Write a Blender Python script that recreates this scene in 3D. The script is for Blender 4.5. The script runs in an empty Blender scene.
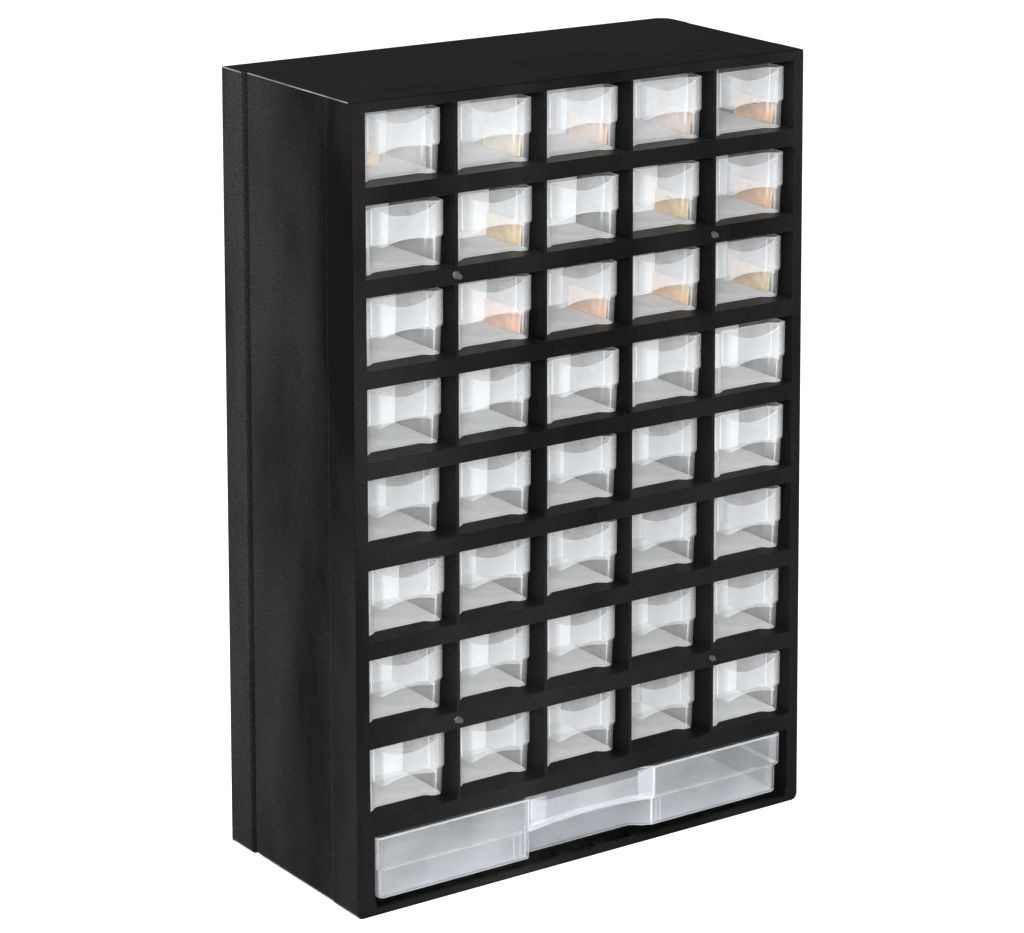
import bpy, bmesh, math, random
from mathutils import Vector, noise

random.seed(7)
S = bpy.context.scene
COL = S.collection
MM = 0.001


# ------------------------------------------------------------------ helpers
def tag(o, label=None, cat=None, group=None, kind=None):
    if label: o['label'] = label
    if cat: o['category'] = cat
    if group: o['group'] = group
    if kind: o['kind'] = kind
    return o


def empty(name, loc=(0, 0, 0), rz=0.0):
    o = bpy.data.objects.new(name, None)
    o.empty_display_size = 0.02
    o.location = loc
    o.rotation_euler = (0, 0, rz)
    COL.objects.link(o)
    return o


def link_mesh(name, me, mats, parent=None, angle=35, flat=False):
    if not len(me.materials):
        for m in mats: me.materials.append(m)
    me.shade_smooth()
    me.set_sharp_from_angle(angle=math.radians(angle))
    if flat: me.shade_flat()
    o = bpy.data.objects.new(name, me)
    COL.objects.link(o)
    if parent: o.parent = parent
    return o


def bm_mesh(name, bm):
    me = bpy.data.meshes.new(name)
    bmesh.ops.recalc_face_normals(bm, faces=bm.faces[:])
    bm.to_mesh(me)
    bm.free()
    return me


def box(bm, x0, x1, y0, y1, z0, z1):
    """axis aligned box in millimetres"""
    vs = [bm.verts.new((x * MM, y * MM, z * MM)) for x in (x0, x1) for y in (y0, y1) for z in (z0, z1)]
    for f in ((0, 1, 3, 2), (4, 6, 7, 5), (0, 4, 5, 1), (2, 3, 7, 6), (0, 2, 6, 4), (1, 5, 7, 3)):
        bm.faces.new([vs[i] for i in f])
    return vs


def bevel_where(bm, test, width, seg=4):
    es = [e for e in bm.edges if test((e.verts[0].co + e.verts[1].co) / 2 / MM,
                                      (e.verts[1].co - e.verts[0].co).normalized())]
    bmesh.ops.bevel(bm, geom=es, offset=width * MM, segments=seg, profile=0.5, affect='EDGES')


def evaluated(me, mods):
    """run a list of (type, settings) modifiers over a mesh and give back the plain result"""
    o = bpy.data.objects.new('work', me)
    COL.objects.link(o)
    for t, st in mods:
        m = o.modifiers.new(t, t)
        for k, v in st.items():
            setattr(m, k, v)
    bpy.context.view_layer.update()
    dg = bpy.context.evaluated_depsgraph_get()
    r = bpy.data.meshes.new_from_object(o.evaluated_get(dg))
    bpy.data.objects.remove(o)
    return r


# ------------------------------------------------------------------ materials
def new_mat(name):
    m = bpy.data.materials.new(name)
    m.use_nodes = True
    nt = m.node_tree
    nt.nodes.clear()
    out = nt.nodes.new('ShaderNodeOutputMaterial')
    return m, nt, out


def N(nt, t, **kw):
    n = nt.nodes.new(t)
    for k, v in kw.items():
        if k.startswith('i_'):
            n.inputs[k[2:].replace('_', ' ')].default_value = v
        else:
            setattr(n, k, v)
    return n


def black_plastic(name, base=0.006, dust=0.02, ior=1.2, rough=0.42, grain=0.25, scale=1.0):
    m, nt, out = new_mat(name)
    L = nt.links.new
    tc = N(nt, 'ShaderNodeTexCoord')
    # cloudy scuffs and dust on the moulding
    n1 = N(nt, 'ShaderNodeTexNoise'); n1.inputs['Scale'].default_value = 9 * scale
    n1.inputs['Detail'].default_value = 5; n1.inputs['Roughness'].default_value = 0.55; n1.inputs['Distortion'].default_value = 0.25
    mp = N(nt, 'ShaderNodeMapping'); mp.inputs['Scale'].default_value = (1.0, 1.5, 0.55); mp.inputs['Location'].default_value = (0.3, 0.17, 0.42)
    r1 = N(nt, 'ShaderNodeValToRGB'); r1.color_ramp.elements[0].position = 0.36; r1.color_ramp.elements[1].position = 0.80
    n2 = N(nt, 'ShaderNodeTexNoise'); n2.inputs['Scale'].default_value = 900
    n2.inputs['Detail'].default_value = 2
    r2 = N(nt, 'ShaderNodeValToRGB'); r2.color_ramp.elements[0].position = 0.18; r2.color_ramp.elements[1].position = 0.78
    mul = N(nt, 'ShaderNodeMath', operation='MULTIPLY')
    add = N(nt, 'ShaderNodeMath', operation='MULTIPLY_ADD')
    add.inputs[1].default_value = dust; add.inputs[2].default_value = base
    L(tc.outputs['Object'], mp.inputs['Vector']); L(mp.outputs[0], n1.inputs['Vector']); L(tc.outputs['Object'], n2.inputs['Vector'])
    L(n1.outputs['Fac'], r1.inputs[0]); L(n2.outputs['Fac'], r2.inputs[0])
    L(r1.outputs[0], mul.inputs[0]); L(r2.outputs[0], mul.inputs[1]); L(mul.outputs[0], add.inputs[0])
    bump = N(nt, 'ShaderNodeBump'); bump.inputs['Strength'].default_value = grain; bump.inputs['Distance'].default_value = 0.0004
    n3 = N(nt, 'ShaderNodeTexNoise'); n3.inputs['Scale'].default_value = 1500; n3.inputs['Detail'].default_value = 1
    L(tc.outputs['Object'], n3.inputs['Vector']); L(n3.outputs['Fac'], bump.inputs['Height'])
    b2 = N(nt, 'ShaderNodeBump'); b2.inputs['Strength'].default_value = 0.35; b2.inputs['Distance'].default_value = 0.002
    n4 = N(nt, 'ShaderNodeTexNoise'); n4.inputs['Scale'].default_value = 14; n4.inputs['Detail'].default_value = 2
    L(tc.outputs['Object'], n4.inputs['Vector']); L(n4.outputs['Fac'], b2.inputs['Height']); L(bump.outputs[0], b2.inputs['Normal'])
    d = N(nt, 'ShaderNodeBsdfDiffuse'); g = N(nt, 'ShaderNodeBsdfGlossy')
    g.inputs['Roughness'].default_value = rough
    cmb = N(nt, 'ShaderNodeCombineColor')
    for i in range(3): L(add.outputs[0], cmb.inputs[i])
    L(cmb.outputs[0], d.inputs['Color'])
    L(b2.outputs[0], d.inputs['Normal']); L(b2.outputs[0], g.inputs['Normal'])
    mx = N(nt, 'ShaderNodeMixShader'); fr = N(nt, 'ShaderNodeFresnel'); fr.inputs['IOR'].default_value = ior
    L(fr.outputs[0], mx.inputs[0])
    L(d.outputs[0], mx.inputs[1]); L(g.outputs[0], mx.inputs[2]); L(mx.outputs[0], out.inputs[0])
    return m


def milky(name, opacity, tint=(0.80, 0.82, 0.84), gloss=0.07, rough=0.12, wav=0.2, through=0.45, cloud=0.15, cscale=45):
    """injection moulded polypropylene: part clear, part light-scattering, glossy skin"""
    m, nt, out = new_mat(name)
    L = nt.links.new
    tc = N(nt, 'ShaderNodeTexCoord')
    t = N(nt, 'ShaderNodeBsdfTransparent'); t.inputs[0].default_value = (0.985, 0.99, 0.995, 1)
    d = N(nt, 'ShaderNodeBsdfDiffuse'); d.inputs[0].default_value = (*tint, 1)
    tr = N(nt, 'ShaderNodeBsdfTranslucent'); tr.inputs[0].default_value = (*tint, 1)
    sc = N(nt, 'ShaderNodeMixShader'); sc.inputs[0].default_value = through
    L(d.outputs[0], sc.inputs[1]); L(tr.outputs[0], sc.inputs[2])
    nz = N(nt, 'ShaderNodeTexNoise'); nz.inputs['Scale'].default_value = cscale; nz.inputs['Detail'].default_value = 3
    L(tc.outputs['Object'], nz.inputs['Vector'])
    mr = N(nt, 'ShaderNodeMapRange'); mr.inputs['From Min'].default_value = 0.3; mr.inputs['From Max'].default_value = 0.7
    mr.inputs['To Min'].default_value = opacity * (1 - cloud); mr.inputs['To Max'].default_value = min(1, opacity * (1 + cloud))
    L(nz.outputs['Fac'], mr.inputs['Value'])
    mx = N(nt, 'ShaderNodeMixShader')
    L(mr.outputs[0], mx.inputs[0]); L(t.outputs[0], mx.inputs[1]); L(sc.outputs[0], mx.inputs[2])
    bp = N(nt, 'ShaderNodeBump'); bp.inputs['Strength'].default_value = wav; bp.inputs['Distance'].default_value = 0.001
    n2 = N(nt, 'ShaderNodeTexNoise'); n2.inputs['Scale'].default_value = 60; n2.inputs['Detail'].default_value = 1
    L(tc.outputs['Object'], n2.inputs['Vector']); L(n2.outputs['Fac'], bp.inputs['Height'])
    g = N(nt, 'ShaderNodeBsdfGlossy'); g.inputs['Roughness'].default_value = rough
    L(bp.outputs[0], g.inputs['Normal'])
    fr = N(nt, 'ShaderNodeLayerWeight'); fr.inputs['Blend'].default_value = 0.25
    fm = N(nt, 'ShaderNodeMath', operation='MULTIPLY_ADD'); fm.inputs[1].default_value = gloss * 2.0; fm.inputs[2].default_value = gloss * 0.25
    L(fr.outputs['Fresnel'], fm.inputs[0])
    mg = N(nt, 'ShaderNodeMixShader')
    L(fm.outputs[0], mg.inputs[0]); L(mx.outputs[0], mg.inputs[1]); L(g.outputs[0], mg.inputs[2])
    L(mg.outputs[0], out.inputs[0])
    return m


def matte(name, col, rough=0.7, var=0.15, scale=60):
    m, nt, out = new_mat(name)
    L = nt.links.new
    p = N(nt, 'ShaderNodeBsdfPrincipled'); p.inputs['Roughness'].default_value = rough
    p.inputs['Specular IOR Level'].default_value = 0.25
    tc = N(nt, 'ShaderNodeTexCoord'); n = N(nt, 'ShaderNodeTexNoise'); n.inputs['Scale'].default_value = scale
    L(tc.outputs['Object'], n.inputs['Vector'])
    mx = N(nt, 'ShaderNodeMix', data_type='RGBA')
    mx.inputs[6].default_value = (*[c * (1 - var) for c in col], 1)
    mx.inputs[7].default_value = (*[min(1, c * (1 + var)) for c in col], 1)
    L(n.outputs['Fac'], mx.inputs[0]); L(mx.outputs[2], p.inputs['Base Color']); L(p.outputs[0], out.inputs[0])
    return m


M_FRAME = black_plastic('black_frame_plastic', base=0.0013, dust=0.013, ior=1.13, rough=0.30, grain=0.5)
M_SIDE = black_plastic('black_side_plastic', base=0.0010, dust=0.018, ior=1.045, rough=0.36, grain=0.5, scale=0.8)
M_REAR = black_plastic('black_rear_plastic', base=0.0012, dust=0.022, ior=1.045, rough=0.36, grain=0.5, scale=0.8)
M_TOP = black_plastic('smooth_shaded_top_plastic', base=0.0010, dust=0.004, ior=1.035, rough=0.32, grain=0.3)  # smoother than the sides; the top's shade is put into its darker colour
M_EDGE_LIGHT = black_plastic('edge_highlight_plastic', base=0.03, dust=0.16, ior=1.3, rough=0.4, grain=0.3, scale=3)  # pale colour stands in for the highlight on the edge
M_CLEAR = milky('clear_drawer_plastic', 0.068, tint=(0.86, 0.88, 0.90), gloss=0.05, rough=0.3, cloud=0.3)
M_UPPER = milky('clear_drawer_upper_wall', 0.23, tint=(0.76, 0.77, 0.78), gloss=0.05, rough=0.3, cloud=0.3)
M_EDGE = milky('clear_drawer_edge', 0.26, tint=(0.88, 0.89, 0.90))
M_RIM = milky('pull_rim_plastic', 0.45, tint=(0.88, 0.89, 0.90))
M_BASE = milky('frosted_drawer_base', 0.60, tint=(0.90, 0.90, 0.89), gloss=0.03, rough=0.3, through=0.12)
M_PULL = milky('frosted_pull_plastic', 0.12, tint=(0.76, 0.775, 0.79), gloss=0.06, rough=0.3)
M_INSERT = milky('label_insert_plastic', 0.16, tint=(0.88, 0.88, 0.87), gloss=0.05)
M_WIDE_BASE = milky('wide_drawer_base', 0.5, tint=(0.50, 0.53, 0.56), gloss=0.03, through=0.1)
M_WIDE = milky('wide_drawer_plastic', 0.115, tint=(0.68, 0.71, 0.75), rough=0.25, cloud=0.5, cscale=22)
M_WIDE_EDGE = milky('wide_drawer_edge', 0.30, tint=(0.86, 0.88, 0.90))
M_WIDE_PULL = milky('wide_pull_plastic', 0.085, tint=(0.80, 0.83, 0.86), gloss=0.06, rough=0.3)
M_MARK = matte('gate_mark_plastic', (0.022, 0.022, 0.022), 0.35, 0.8, 900)
M_FLOOR = matte('white_sweep_paper', (0.90, 0.90, 0.90), 0.9, 0.01, 4)

# ------------------------------------------------------------------ cabinet
W, D, H = 312.2, 145.7, 470.0
CX0, CPX, CW = 9.1, 59.72, 57.6          # first opening, column pitch, opening width
RZ0, RPZ, RH = 463.7, 52.16, 42.0        # top of first opening, row pitch, opening height
NROW, NCOL = 8, 5
FY, GY0, GY1 = 28.0, 116.3, 121.0        # front frame depth, groove

cab = tag(empty('storage_cabinet'),
          'black plastic cabinet standing upright, holding forty small clear drawers above one wide drawer', 'cabinet')


def cell_cutters(bm, y0, y1):
    for r in range(NROW):
        zt = RZ0 - r * RPZ
        for c in range(NCOL):
            x0 = CX0 + c * CPX
            box(bm, x0, x0 + CW, y0, y1, zt - RH, zt)
    box(bm, CX0, CX0 + 4 * CPX + CW, y0, y1, 7.6, 46.6)


def cut(me, cutter_bm):
    cm = bm_mesh('cutter', cutter_bm)
    co = bpy.data.objects.new('cutter', cm)
    COL.objects.link(co)
    r = evaluated(me, [('BOOLEAN', dict(operation='DIFFERENCE', solver='EXACT', object=co))])
    bpy.data.objects.remove(co)
    return r


def edges_bevelled(me, width, seg=2):
    return evaluated(me, [('BEVEL', dict(width=width * MM, segments=seg, limit_method='ANGLE',
                                         angle_limit=math.radians(50), use_clamp_overlap=True))])


# front frame: the moulded grid, 28 mm deep
bm = bmesh.new()
box(bm, 0, W, 0, FY, 0, H)
bevel_where(bm, lambda c, d: abs(d.y) > .9 and c.z < 1, 4.0, 5)             # rounded lower corners seen from the front
bevel_where(bm, lambda c, d: abs(d.y) > .9 and c.z > H - 1, 1.2, 3)
me = bm_mesh('front_frame', bm)
cb = bmesh.new()
for r in range(NROW):
    zt = RZ0 - r * RPZ
    for c in range(NCOL):
        x0 = CX0 + c * CPX
        box(cb, x0, x0 + CW, -5, FY + 5, zt - RH, zt)
box(cb, 11.8, CX0 + 4 * CPX + CW - 1.5, -5, FY + 5, 7.6, 46.6)
me = cut(me, cb)
cb = bmesh.new()                                                             # trench in front of the wide drawer and its slots
box(cb, 12.6, CX0 + 4 * CPX + CW - 2.5, -5, 15.0, 4.0, 20.0)
me = cut(me, cb)
cb = bmesh.new()
for k in range(11):
    box(cb, 16 + k * 26.2, 16 + k * 26.2 + 18, 3.5, 12.5, 1.4, 12)
me = cut(me, cb)
me = edges_bevelled(me, 0.6)
me.materials.clear()
ff = link_mesh('front_frame', me, [M_FRAME, M_SIDE, M_TOP], cab, flat=True)
for p in ff.data.polygons:                                                   # the grained outside of the shell
    if p.center.x < 0.6 * MM or p.center.x > (W - 0.6) * MM: p.material_index = 1
    if p.center.z > (H - 0.3) * MM: p.material_index = 2

# housing: side panels, top, base and the cells running back
bm = bmesh.new()
box(bm, 0.10, W - 0.10, FY + 0.02, 128, 1.0, H - 0.12)
bevel_where(bm, lambda c, d: abs(d.y) > .9 and c.z < 3, 3.2, 5)
bevel_where(bm, lambda c, d: abs(d.y) > .9 and c.z > H - 1, 1.2, 3)
me = bm_mesh('housing', bm)
cb = bmesh.new()
cell_cutters(cb, FY - 5, 124.5)
me = cut(me, cb)
cb = bmesh.new()
box(cb, -5, 3.2, GY0, GY1, -5, H - 0.9); box(cb, W - 3.2, W + 5, GY0, GY1, -5, H - 0.9)
me = cut(me, cb)
me = edges_bevelled(me, 0.35)
me.materials.clear()
hs = link_mesh('housing', me, [M_SIDE, M_TOP], cab, flat=True)
for p in hs.data.polygons:
    if p.center.z > (H - 0.3) * MM: p.material_index = 1

# rear cover: the lip round the back
bm = bmesh.new()
box(bm, -0.9, W + 0.9, GY1 + 0.03, D, 0.5, H - 0.45)
bevel_where(bm, lambda c, d: abs(d.z) > .9 and c.y > D - 1 and c.x > W / 2, 9.0, 6)
bevel_where(bm, lambda c, d: abs(d.z) > .9 and c.y > D - 1 and c.x < W / 2, 1.5, 3)
bevel_where(bm, lambda c, d: abs(d.y) > .9 and c.z < 2, 3.0, 4)
me = edges_bevelled(bm_mesh('rear_cover', bm), 0.5)
me.materials.clear()
rc = link_mesh('rear_cover', me, [M_REAR, M_TOP], cab, flat=True)
for p in rc.data.polygons:
    if p.center.z > (H - 0.6) * MM: p.material_index = 1


# pale strips with the rim highlight of the top left edge put into their colour
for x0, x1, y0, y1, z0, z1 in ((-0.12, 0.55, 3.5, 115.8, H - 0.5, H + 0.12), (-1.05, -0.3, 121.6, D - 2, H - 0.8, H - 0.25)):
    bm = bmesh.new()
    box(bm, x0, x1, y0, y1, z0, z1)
    link_mesh('edge_highlight', edges_bevelled(bm_mesh('edge_highlight', bm), 0.15), [M_EDGE_LIGHT], cab)


def gate_mark(x, z, s, seed):
    bm = bmesh.new()
    bmesh.ops.create_icosphere(bm, subdivisions=3, radius=1.0)
    for v in bm.verts:
        n = noise.noise(v.co * 1.9 + Vector((seed, 0, 0)))
        v.co *= 1 + 0.45 * n
        v.co = Vector((v.co.x * 3.2 * s, v.co.y * 0.9, v.co.z * 2.1 * s)) * MM
    o = link_mesh('gate_mark', bm_mesh('gate_mark', bm), [M_MARK], cab, 80)
    o.location = (x * MM, -0.2 * MM, z * MM)
    o.rotation_euler = (0, 0.5, 0)


for c, r, s, sd in ((1, 2, 1.0, 1.0), (4, 2, 0.85, 5.2), (1, 7, 0.95, 9.1), (4, 7, 0.8, 14.4)):
    gate_mark(CX0 + c * CPX - 1.0, RZ0 - r * RPZ + 5.2, s, sd)

# ------------------------------------------------------------------ small drawers
DW, DD, DH = 55.6, 108.0, 36.8           # drawer width, depth, height
PW, RAMP, REC = 4.6, 6.6, 4.2            # end post, ramp, recess of the front wall
STEP = 16.0


def smooth(t):
    t = max(0, min(1, t))
    return t * t * (3 - 2 * t)


def front_profile(w, pw, ramp, rec, n=7):
    """plan of the front wall from left to right: posts at y=0, middle set back by rec"""
    pts = [(0, 2.0), (0.6, 0.6), (2.0, 0)]
    for i in range(n + 1):
        t = i / n
        pts.append((pw + ramp * t, rec * smooth(t)))
    k = 6
    for i in range(1, k):
        pts.append((pw + ramp + (w - 2 * pw - 2 * ramp) * i / k, rec))
    for i in range(n + 1):
        t = i / n
        pts.append((w - pw - ramp + ramp * t, rec * smooth(1 - t)))
    pts += [(w - 2.0, 0), (w - 0.6, 0.6), (w, 2.0)]
    return pts


def tray_mesh(name, plan, w, d, levels, thick, mats, edge_x):
    """levels: (z, inset_x, front_shift) ; open topped tray with solid walls"""
    bm = bmesh.new()
    outline = plan + [(w, d - 2), (w - 0.6, d - 0.6), (w - 2, d), (2, d), (0.6, d - 0.6), (0, d - 2)]
    rings = []
    for z, ins, fs in levels:
        ring = []
        for x, y in outline:
            xx = ins + x * (w - 2 * ins) / w
            yy = y + fs * (1 - y / d) - (ins * y / d)
            ring.append(bm.verts.new((xx * MM, yy * MM, z * MM)))
        rings.append(ring)
    n = len(outline)
    for a, b in zip(rings[:-1], rings[1:]):
        for i in range(n):
            bm.faces.new((a[i], a[(i + 1) % n], b[(i + 1) % n], b[i]))
    bm.faces.new(list(reversed(rings[0])))
    bm.faces.ensure_lookup_table()
    k = 0
    for li in range(len(rings) - 1):
        for i in range(n):
            f = bm.faces[k]; k += 1
            a, b = outline[i], outline[(i + 1) % n]
            dz = levels[li + 1][0] - levels[li][0]
            edge = dz < 0.9 or (dz < 1.6 and (w > 100 or i >= len(plan) - 1 or a[0] < 1 or a[0] > w - 1))
            for ex in edge_x:
                if abs((a[0] + b[0]) / 2 - ex[0]) < ex[1] and i < len(plan) - 1: edge = True
            f.material_index = 1 if edge else (3 if len(mats) > 3 and levels[li][0] > 15 else 0)
    bm.faces[k].material_index = 2
    for f in bm.faces:
        if f.calc_center_median().y > (d - 0.5) * MM: f.material_index = 2
    me = bm_mesh(name, bm)
    for m in mats: me.materials.append(m)
    # normals point outwards: make sure, then thicken inwards
    me2 = evaluated(me, [('SOLIDIFY', dict(thickness=thick * MM, offset=-1.0, use_even_offset=True,
                                           use_rim=True, material_offset_rim=1))])
    return me2


def ribbon_mesh(name, cols, thick, mats):
    """cols: list of (x, y, z_bottom, z_top) ; an upright sheet with thickness"""
    bm = bmesh.new()
    K = 6
    grid = []
    for x, y, zb, zt in cols:
        grid.append([bm.verts.new((x * MM, y * MM, (zb + (zt - zb) * k / K) * MM)) for k in range(K + 1)])
    for a, b in zip(grid[:-1], grid[1:]):
        for k in range(K):
            bm.faces.new((a[k], b[k], b[k + 1], a[k + 1]))
    me = bm_mesh(name, bm)
    for m in mats: me.materials.append(m)
    me2 = evaluated(me, [('SOLIDIFY', dict(thickness=thick * MM, offset=0, use_even_offset=True,
                                           use_rim=True, material_offset_rim=1))])
    return me2


tray_me = tray_mesh('tray', front_profile(DW, PW, RAMP, REC), DW, DD,
                    [(0, 2.2, 0.7), (0.6, 1.8, 0.4), (STEP, 1.4, 0.05), (STEP + 1.0, 0.0, 0), (DH - 0.6, 0.0, -0.2), (DH, 0.0, -0.2)],
                    1.1, [M_CLEAR, M_EDGE, M_BASE, M_UPPER],
                    [(0.3, 0.35), (DW - 0.3, 0.35), (PW + 0.5, 0.4), (DW - PW - 0.5, 0.4)])
PL, PR, PF = 9.9, DW - 9.9, -7.2         # pull: left, right, how far it stands out
cols = [(PL - 0.4, 2.6, STEP + 0.8, DH), (PL, -1, STEP + 0.8, DH - 0.1), (PL + 0.3, PF + 1.2, STEP + 0.7, DH - 0.3),
        (PL + 0.9, PF + 0.2, STEP + 0.7, DH - 0.5)]
nn = 22
for i in range(1, nn):
    t = -1 + 2 * i / nn
    q = 1 - t * t
    x = PL + 0.9 + (PR - PL - 1.8) * i / nn
    cols.append((x, PF + 0.9 * q, STEP + 0.7 + 2.5 * q, DH - 0.5 - 4.2 * q ** 1.1))
cols += [(PR - 0.9, PF + 0.2, STEP + 0.7, DH - 0.5), (PR - 0.3, PF + 1.2, STEP + 0.7, DH - 0.3),
         (PR, -1, STEP + 0.8, DH - 0.1), (PR + 0.4, 2.6, STEP + 0.8, DH)]
pull_me = ribbon_mesh('finger_pull', cols, 0.9, [M_PULL, M_RIM])

proto = empty('small_drawer')
tray_o = link_mesh('tray', tray_me, [M_CLEAR, M_EDGE, M_BASE, M_UPPER], proto)
pull_o = link_mesh('finger_pull', pull_me, [M_PULL, M_RIM], proto)
bm = bmesh.new()
vs = box(bm, 1.8, DW - 1.8, 0, 1.1, 1.2, 30.0)
for v in vs:
    if v.co.z < 0.01: v.co.x += (0.6 if v.co.x < 0.02 else -0.6) * MM
div_o = link_mesh('divider', edges_bevelled(bm_mesh('divider', bm), 0.2), [M_BASE], proto, flat=True)
bm = bmesh.new()
box(bm, 3.0, DW - 6.5, 6.0, 6.7, 2.0, 39.4)
back_label = edges_bevelled(bm_mesh('label_insert', bm), 0.15)

# how far the end posts sit behind the frame, measured drawer by drawer (mm)
RECESS = [
    [12.6, 10.6, 10.2, 10.4, 8.0],
    [9.0, 10.2, 9.0, 12.0, 8.6],
    [10.4, 11.2, 11.0, 11.4, 10.4],
    [12.8, 11.8, 8.0, 9.6, 5.0],
    [15.2, 12.2, 11.2, 12.4, 6.0],
    [11.0, 12.4, 10.8, 12.8, 8.4],
    [13.0, 13.4, 12.0, 13.4, 9.8],
    [12.0, 13.4, 11.2, 13.4, 7.6]]
ROWN = ['top', 'second', 'third', 'fourth', 'fifth', 'sixth', 'seventh', 'lowest small-drawer']
COLN = ['leftmost', 'second from left', 'middle', 'second from right', 'rightmost']

STRIPS = {   # thin strips standing in for unidentified warm marks; (row, col): (colour word, colour, has slot, y0, length, height)
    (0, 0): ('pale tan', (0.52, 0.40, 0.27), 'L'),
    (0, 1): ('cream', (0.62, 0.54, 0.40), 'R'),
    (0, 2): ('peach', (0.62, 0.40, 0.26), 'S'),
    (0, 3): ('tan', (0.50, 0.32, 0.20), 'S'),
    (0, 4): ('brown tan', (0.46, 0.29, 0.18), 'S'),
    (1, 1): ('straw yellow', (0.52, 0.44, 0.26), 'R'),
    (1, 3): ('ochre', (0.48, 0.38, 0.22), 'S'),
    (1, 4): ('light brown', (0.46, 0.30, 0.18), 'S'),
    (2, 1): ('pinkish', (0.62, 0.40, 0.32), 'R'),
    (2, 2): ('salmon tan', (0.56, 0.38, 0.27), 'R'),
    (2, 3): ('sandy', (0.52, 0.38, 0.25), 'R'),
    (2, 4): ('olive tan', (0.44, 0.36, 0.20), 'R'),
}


def strip_mesh(slot, length, height):
    bm = bmesh.new()
    box(bm, 0, 0.8, 0, length, 0, height)
    me = bm_mesh('thin_strip', bm)
    if slot:
        cb = bmesh.new()
        bmesh.ops.create_cone(cb, cap_ends=True, segments=28, radius1=1, radius2=1, depth=20 * MM)
        for v in cb.verts:
            z = v.co.z
            v.co = Vector((z, (length * 0.52 + v.co.x * 4.6) * MM, (height * 0.72 + v.co.y * 1.1) * MM))
        me = cut(me, cb)
        me.materials.clear()
    return me


rng = random.Random(11)
for r in range(NROW):
    for c in range(NCOL):
        first = (r == 0 and c == 0)
        root, dv = (proto, div_o) if first else (proto.copy(), None)
        if not first:
            COL.objects.link(root)
            for part in (tray_o, pull_o, div_o):
                k = part.copy()
                COL.objects.link(k)
                k.parent = root
                if part is div_o: dv = k
        x = CX0 + c * CPX + (CW - DW) / 2 + rng.uniform(-0.3, 0.3)
        y = RECESS[r][c]
        z = RZ0 - r * RPZ - RH + 0.25
        rz = math.radians(rng.uniform(-0.45, 0.45))
        root.location = (x * MM, y * MM, z * MM)
        root.rotation_euler = (0, 0, rz)
        dv.location.y = (rng.uniform(41, 57) if (r, c) not in ((0, 3), (0, 4), (0, 1)) else rng.uniform(60, 66)) * MM
        if r == 0 and c < 4: link_mesh('label_insert', back_label.copy(), [M_INSERT], root, flat=True)
        strip = STRIPS.get((r, c))
        extra = ', holding a %s card' % strip[0] if strip else ', empty'
        tag(root, 'clear drawer, %s row, %s column%s' % (ROWN[r], COLN[c], extra),
            'drawer', 'small clear drawers in the cabinet')
        if strip:
            word, colr, mode = strip
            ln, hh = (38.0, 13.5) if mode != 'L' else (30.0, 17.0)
            o = link_mesh('thin_strip', strip_mesh(mode == 'S', ln, hh), [matte('strip_' + word.replace(' ', '_'), [min(0.9, q * k) for q, k in zip(colr, (1.05, 0.86, 0.62))], 0.35, 0.6, 130)])
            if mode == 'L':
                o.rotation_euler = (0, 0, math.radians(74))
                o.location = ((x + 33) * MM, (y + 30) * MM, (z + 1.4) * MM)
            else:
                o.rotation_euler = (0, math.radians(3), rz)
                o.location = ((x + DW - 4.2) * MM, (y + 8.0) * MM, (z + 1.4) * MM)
            tag(o, '%s thin card inside the clear drawer in %s row, %s column' % (word, ROWN[r], COLN[c]),
                'strip', 'thin strips inside the drawers')

# ------------------------------------------------------------------ wide drawer
WX0, WX1 = 13.6, 299.0
WW, WD, WH = WX1 - WX0, 118.0, 36.8
A, B = 102.6, 190.6                      # middle set-back, from left
wide = tag(empty('wide_drawer', (WX0 * MM, 0.2 * MM, 8.2 * MM)),
           'wide milky drawer across the bottom of the cabinet with a set-back middle grip', 'drawer')
plan = [(0, 2.5), (0.8, 0.8), (2.5, 0)]
for i in range(1, 8): plan.append((2.5 + (A - 5) * i / 8, 0))
plan += [(A - 1.2, 0), (A - 0.2, 0.8), (A, 2.0)]
plan += [(A + 1.5, 6.0), (A + 3.0, 7.4), (A + 6, 8.0)]
for i in range(1, 8): plan.append((A + 6 + (B - A - 18) * i / 8, 8.0))
for i in range(7): plan.append((B - 12 + 11 * i / 6, 8.0 - 6.6 * smooth(i / 6)))
plan += [(B - 0.2, 0.7), (B + 1.2, 0)]
for i in range(1, 8): plan.append((B + 1.2 + (WW - B - 4) * i / 8, 0))
plan += [(WW - 2.5, 0), (WW - 0.8, 0.8), (WW, 2.5)]
wme = tray_mesh('tray', plan, WW, WD,
                [(0, 2.8, 1.8), (0.7, 2.3, 1.3), (16.6, 2.0, 1.3), (18.0, 0.0, 0.0), (WH - 0.8, -0.2, -0.3), (WH, -0.2, -0.3)],
                1.4, [M_WIDE, M_WIDE_EDGE, M_WIDE_BASE],
                [(0.4, 0.6), (WW - 0.4, 0.6), (A - 0.3, 0.7), (B + 0.4, 0.8)])
link_mesh('tray', wme, [M_WIDE, M_WIDE_EDGE, M_WIDE_BASE], wide)
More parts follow.
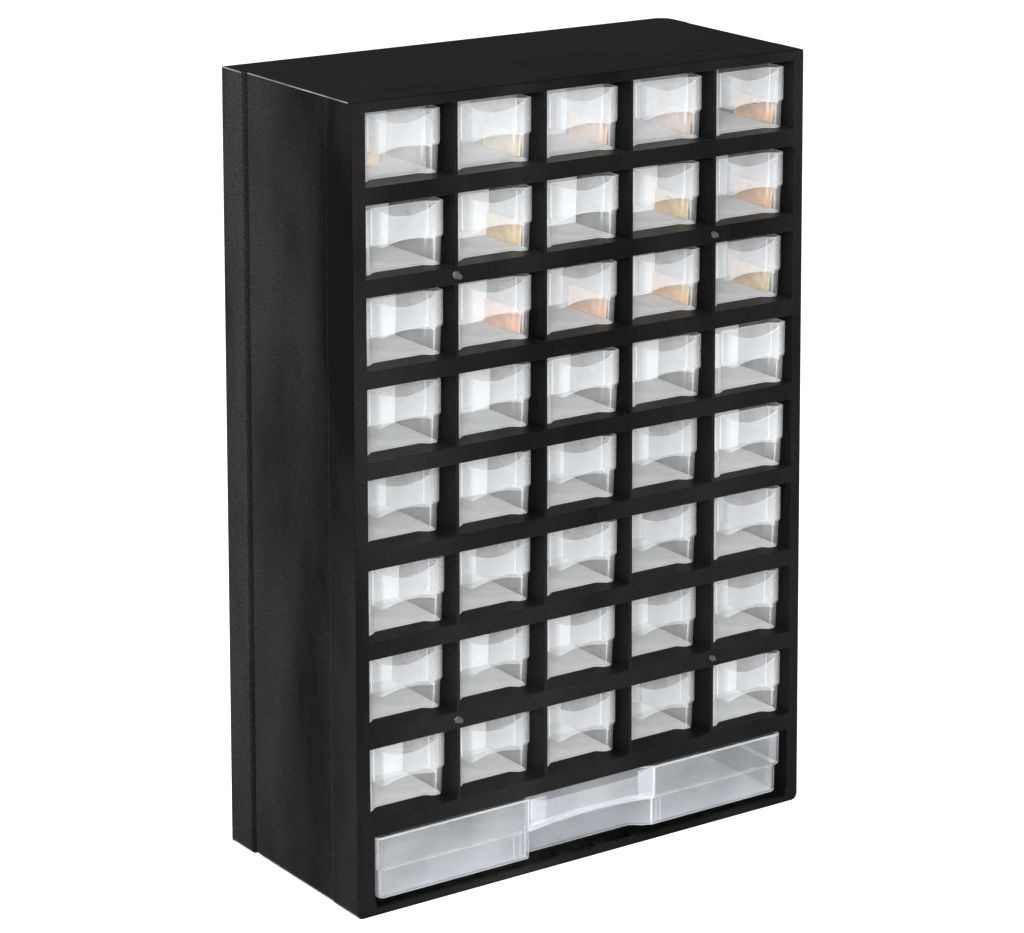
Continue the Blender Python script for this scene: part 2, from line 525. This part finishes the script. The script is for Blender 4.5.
# grip: upright sheet bridging the set-back, arched lower edge, dished upper edge
cols = []
nn = 26
for i in range(nn + 1):
    t = -1 + 2 * i / nn
    q = 1 - t * t
    x = A - 0.6 + (B - A + 1.2) * i / nn
    cols.append((x, 0.9 + 1.6 * q, 17.2 + 2.0 * q, WH - 0.6 - (3.2 * smooth((1 - abs(t)) * 3.2) + 0.9 * q)))
link_mesh('finger_pull', ribbon_mesh('finger_pull', cols, 1.2, [M_WIDE_PULL, M_WIDE_EDGE]), [M_WIDE_PULL, M_WIDE_EDGE], wide)
cols = []
for i in range(nn + 1):
    t = -1 + 2 * i / nn
    q = 1 - t * t
    x = A + (B - A) * i / nn
    cols.append((x, 0.0 + 1.6 * q, 17.0 + 2.0 * q, 21.0 + 1.2 * q))
link_mesh('pull_lip', ribbon_mesh('pull_lip', cols, 0.8, [M_WIDE_PULL, M_WIDE_EDGE]), [M_WIDE_PULL, M_WIDE_EDGE], wide)
# upright tabs at both ends of the grip
for x0, x1 in ((A + 0.6, A + 11.2), (B - 11.2, B - 0.4)):
    bm = bmesh.new()
    box(bm, x0, x1, -0.3, 0.5, 20.0, WH - 0.2)
    link_mesh('grip_tab', edges_bevelled(bm_mesh('grip_tab', bm), 0.3), [M_WIDE_PULL], wide)
# thin upright ribs beside the set-back on the lower front
for x0 in (A - 10.6, A - 6.2, A - 2.6, B + 2.4, B + 5.4):
    bm = bmesh.new()
    box(bm, x0, x0 + 0.8, 0.9, 2.2, 1.4, 16.6)
    link_mesh('rib', edges_bevelled(bm_mesh('rib', bm), 0.25), [M_WIDE_PULL], wide)

# ------------------------------------------------------------------ setting
bm = bmesh.new()
R = 14.0
bmesh.ops.create_grid(bm, x_segments=8, y_segments=8, size=R)
fl = link_mesh('floor', bm_mesh('floor', bm), [M_FLOOR])
fl['kind'] = 'structure'

# ------------------------------------------------------------------ light
w = bpy.data.worlds.new('World')
S.world = w
w.use_nodes = True
nt = w.node_tree
bg = nt.nodes['Background']
# unseen white surround, darkened behind the cabinet so its top reflects less light
tc = nt.nodes.new('ShaderNodeTexCoord')
dp = nt.nodes.new('ShaderNodeVectorMath'); dp.operation = 'DOT_PRODUCT'
dp.inputs[1].default_value = Vector((0.50, 0.82, 0.22)).normalized()
mr = nt.nodes.new('ShaderNodeMapRange'); mr.interpolation_type = 'SMOOTHSTEP'
mr.inputs['From Min'].default_value = 0.30; mr.inputs['From Max'].default_value = 0.80
mr.inputs['To Min'].default_value = 1.8; mr.inputs['To Max'].default_value = 0.10
nt.links.new(tc.outputs['Generated'], dp.inputs[0])
nt.links.new(dp.outputs['Value'], mr.inputs['Value'])
nt.links.new(mr.outputs[0], bg.inputs['Strength'])
bg.inputs['Color'].default_value = (1.0, 1.0, 1.0, 1)


def area(name, loc, target, size, watts, col=(1, 1, 1)):
    l = bpy.data.lights.new(name, 'AREA')
    l.shape = 'SQUARE'; l.size = size; l.energy = watts; l.color = col
    o = bpy.data.objects.new(name, l)
    o.location = loc
    o.rotation_euler = (Vector(target) - Vector(loc)).to_track_quat('-Z', 'Y').to_euler()
    COL.objects.link(o)
    return o


area('side_softbox', (-0.50, -0.02, 0.70), (0.0, 0.08, 0.42), 0.35, 11, (1, 0.985, 0.96))
area('front_softbox', (-1.25, -2.35, 1.22), (0.12, 0, 0.2), 0.9, 130, (1.0, 0.995, 0.985))

# ------------------------------------------------------------------ camera
cd = bpy.data.cameras.new('camera')
co = bpy.data.objects.new('camera', cd)
COL.objects.link(co)
cd.sensor_fit = 'HORIZONTAL'; cd.sensor_width = 36.0
cd.lens = 3650.277135561077 * 36.0 / 1024.0
cd.shift_x = (512 - 839.8759254448995) / 1024.0
cd.shift_y = (-57.30606943700672 - 466.5) / 1024.0
cd.clip_start = 0.05; cd.clip_end = 200
co.location = (-1.0010534766760528, -1.712644971486353, 0.8425951425895251)
co.rotation_euler = (1.4290014696185227, -0.01061408228052477, -0.6623667409316624)
S.camera = co

S.render.resolution_x = 1024; S.render.resolution_y = 933
S.cycles.transparent_max_bounces = 48
S.cycles.max_bounces = 16
S.cycles.diffuse_bounces = 6
S.cycles.transmission_bounces = 12
S.view_settings.view_transform = 'Standard'
S.view_settings.look = 'None'
S.view_settings.exposure = 0.0
S.view_settings.gamma = 1.0
S.view_settings.use_curve_mapping = False
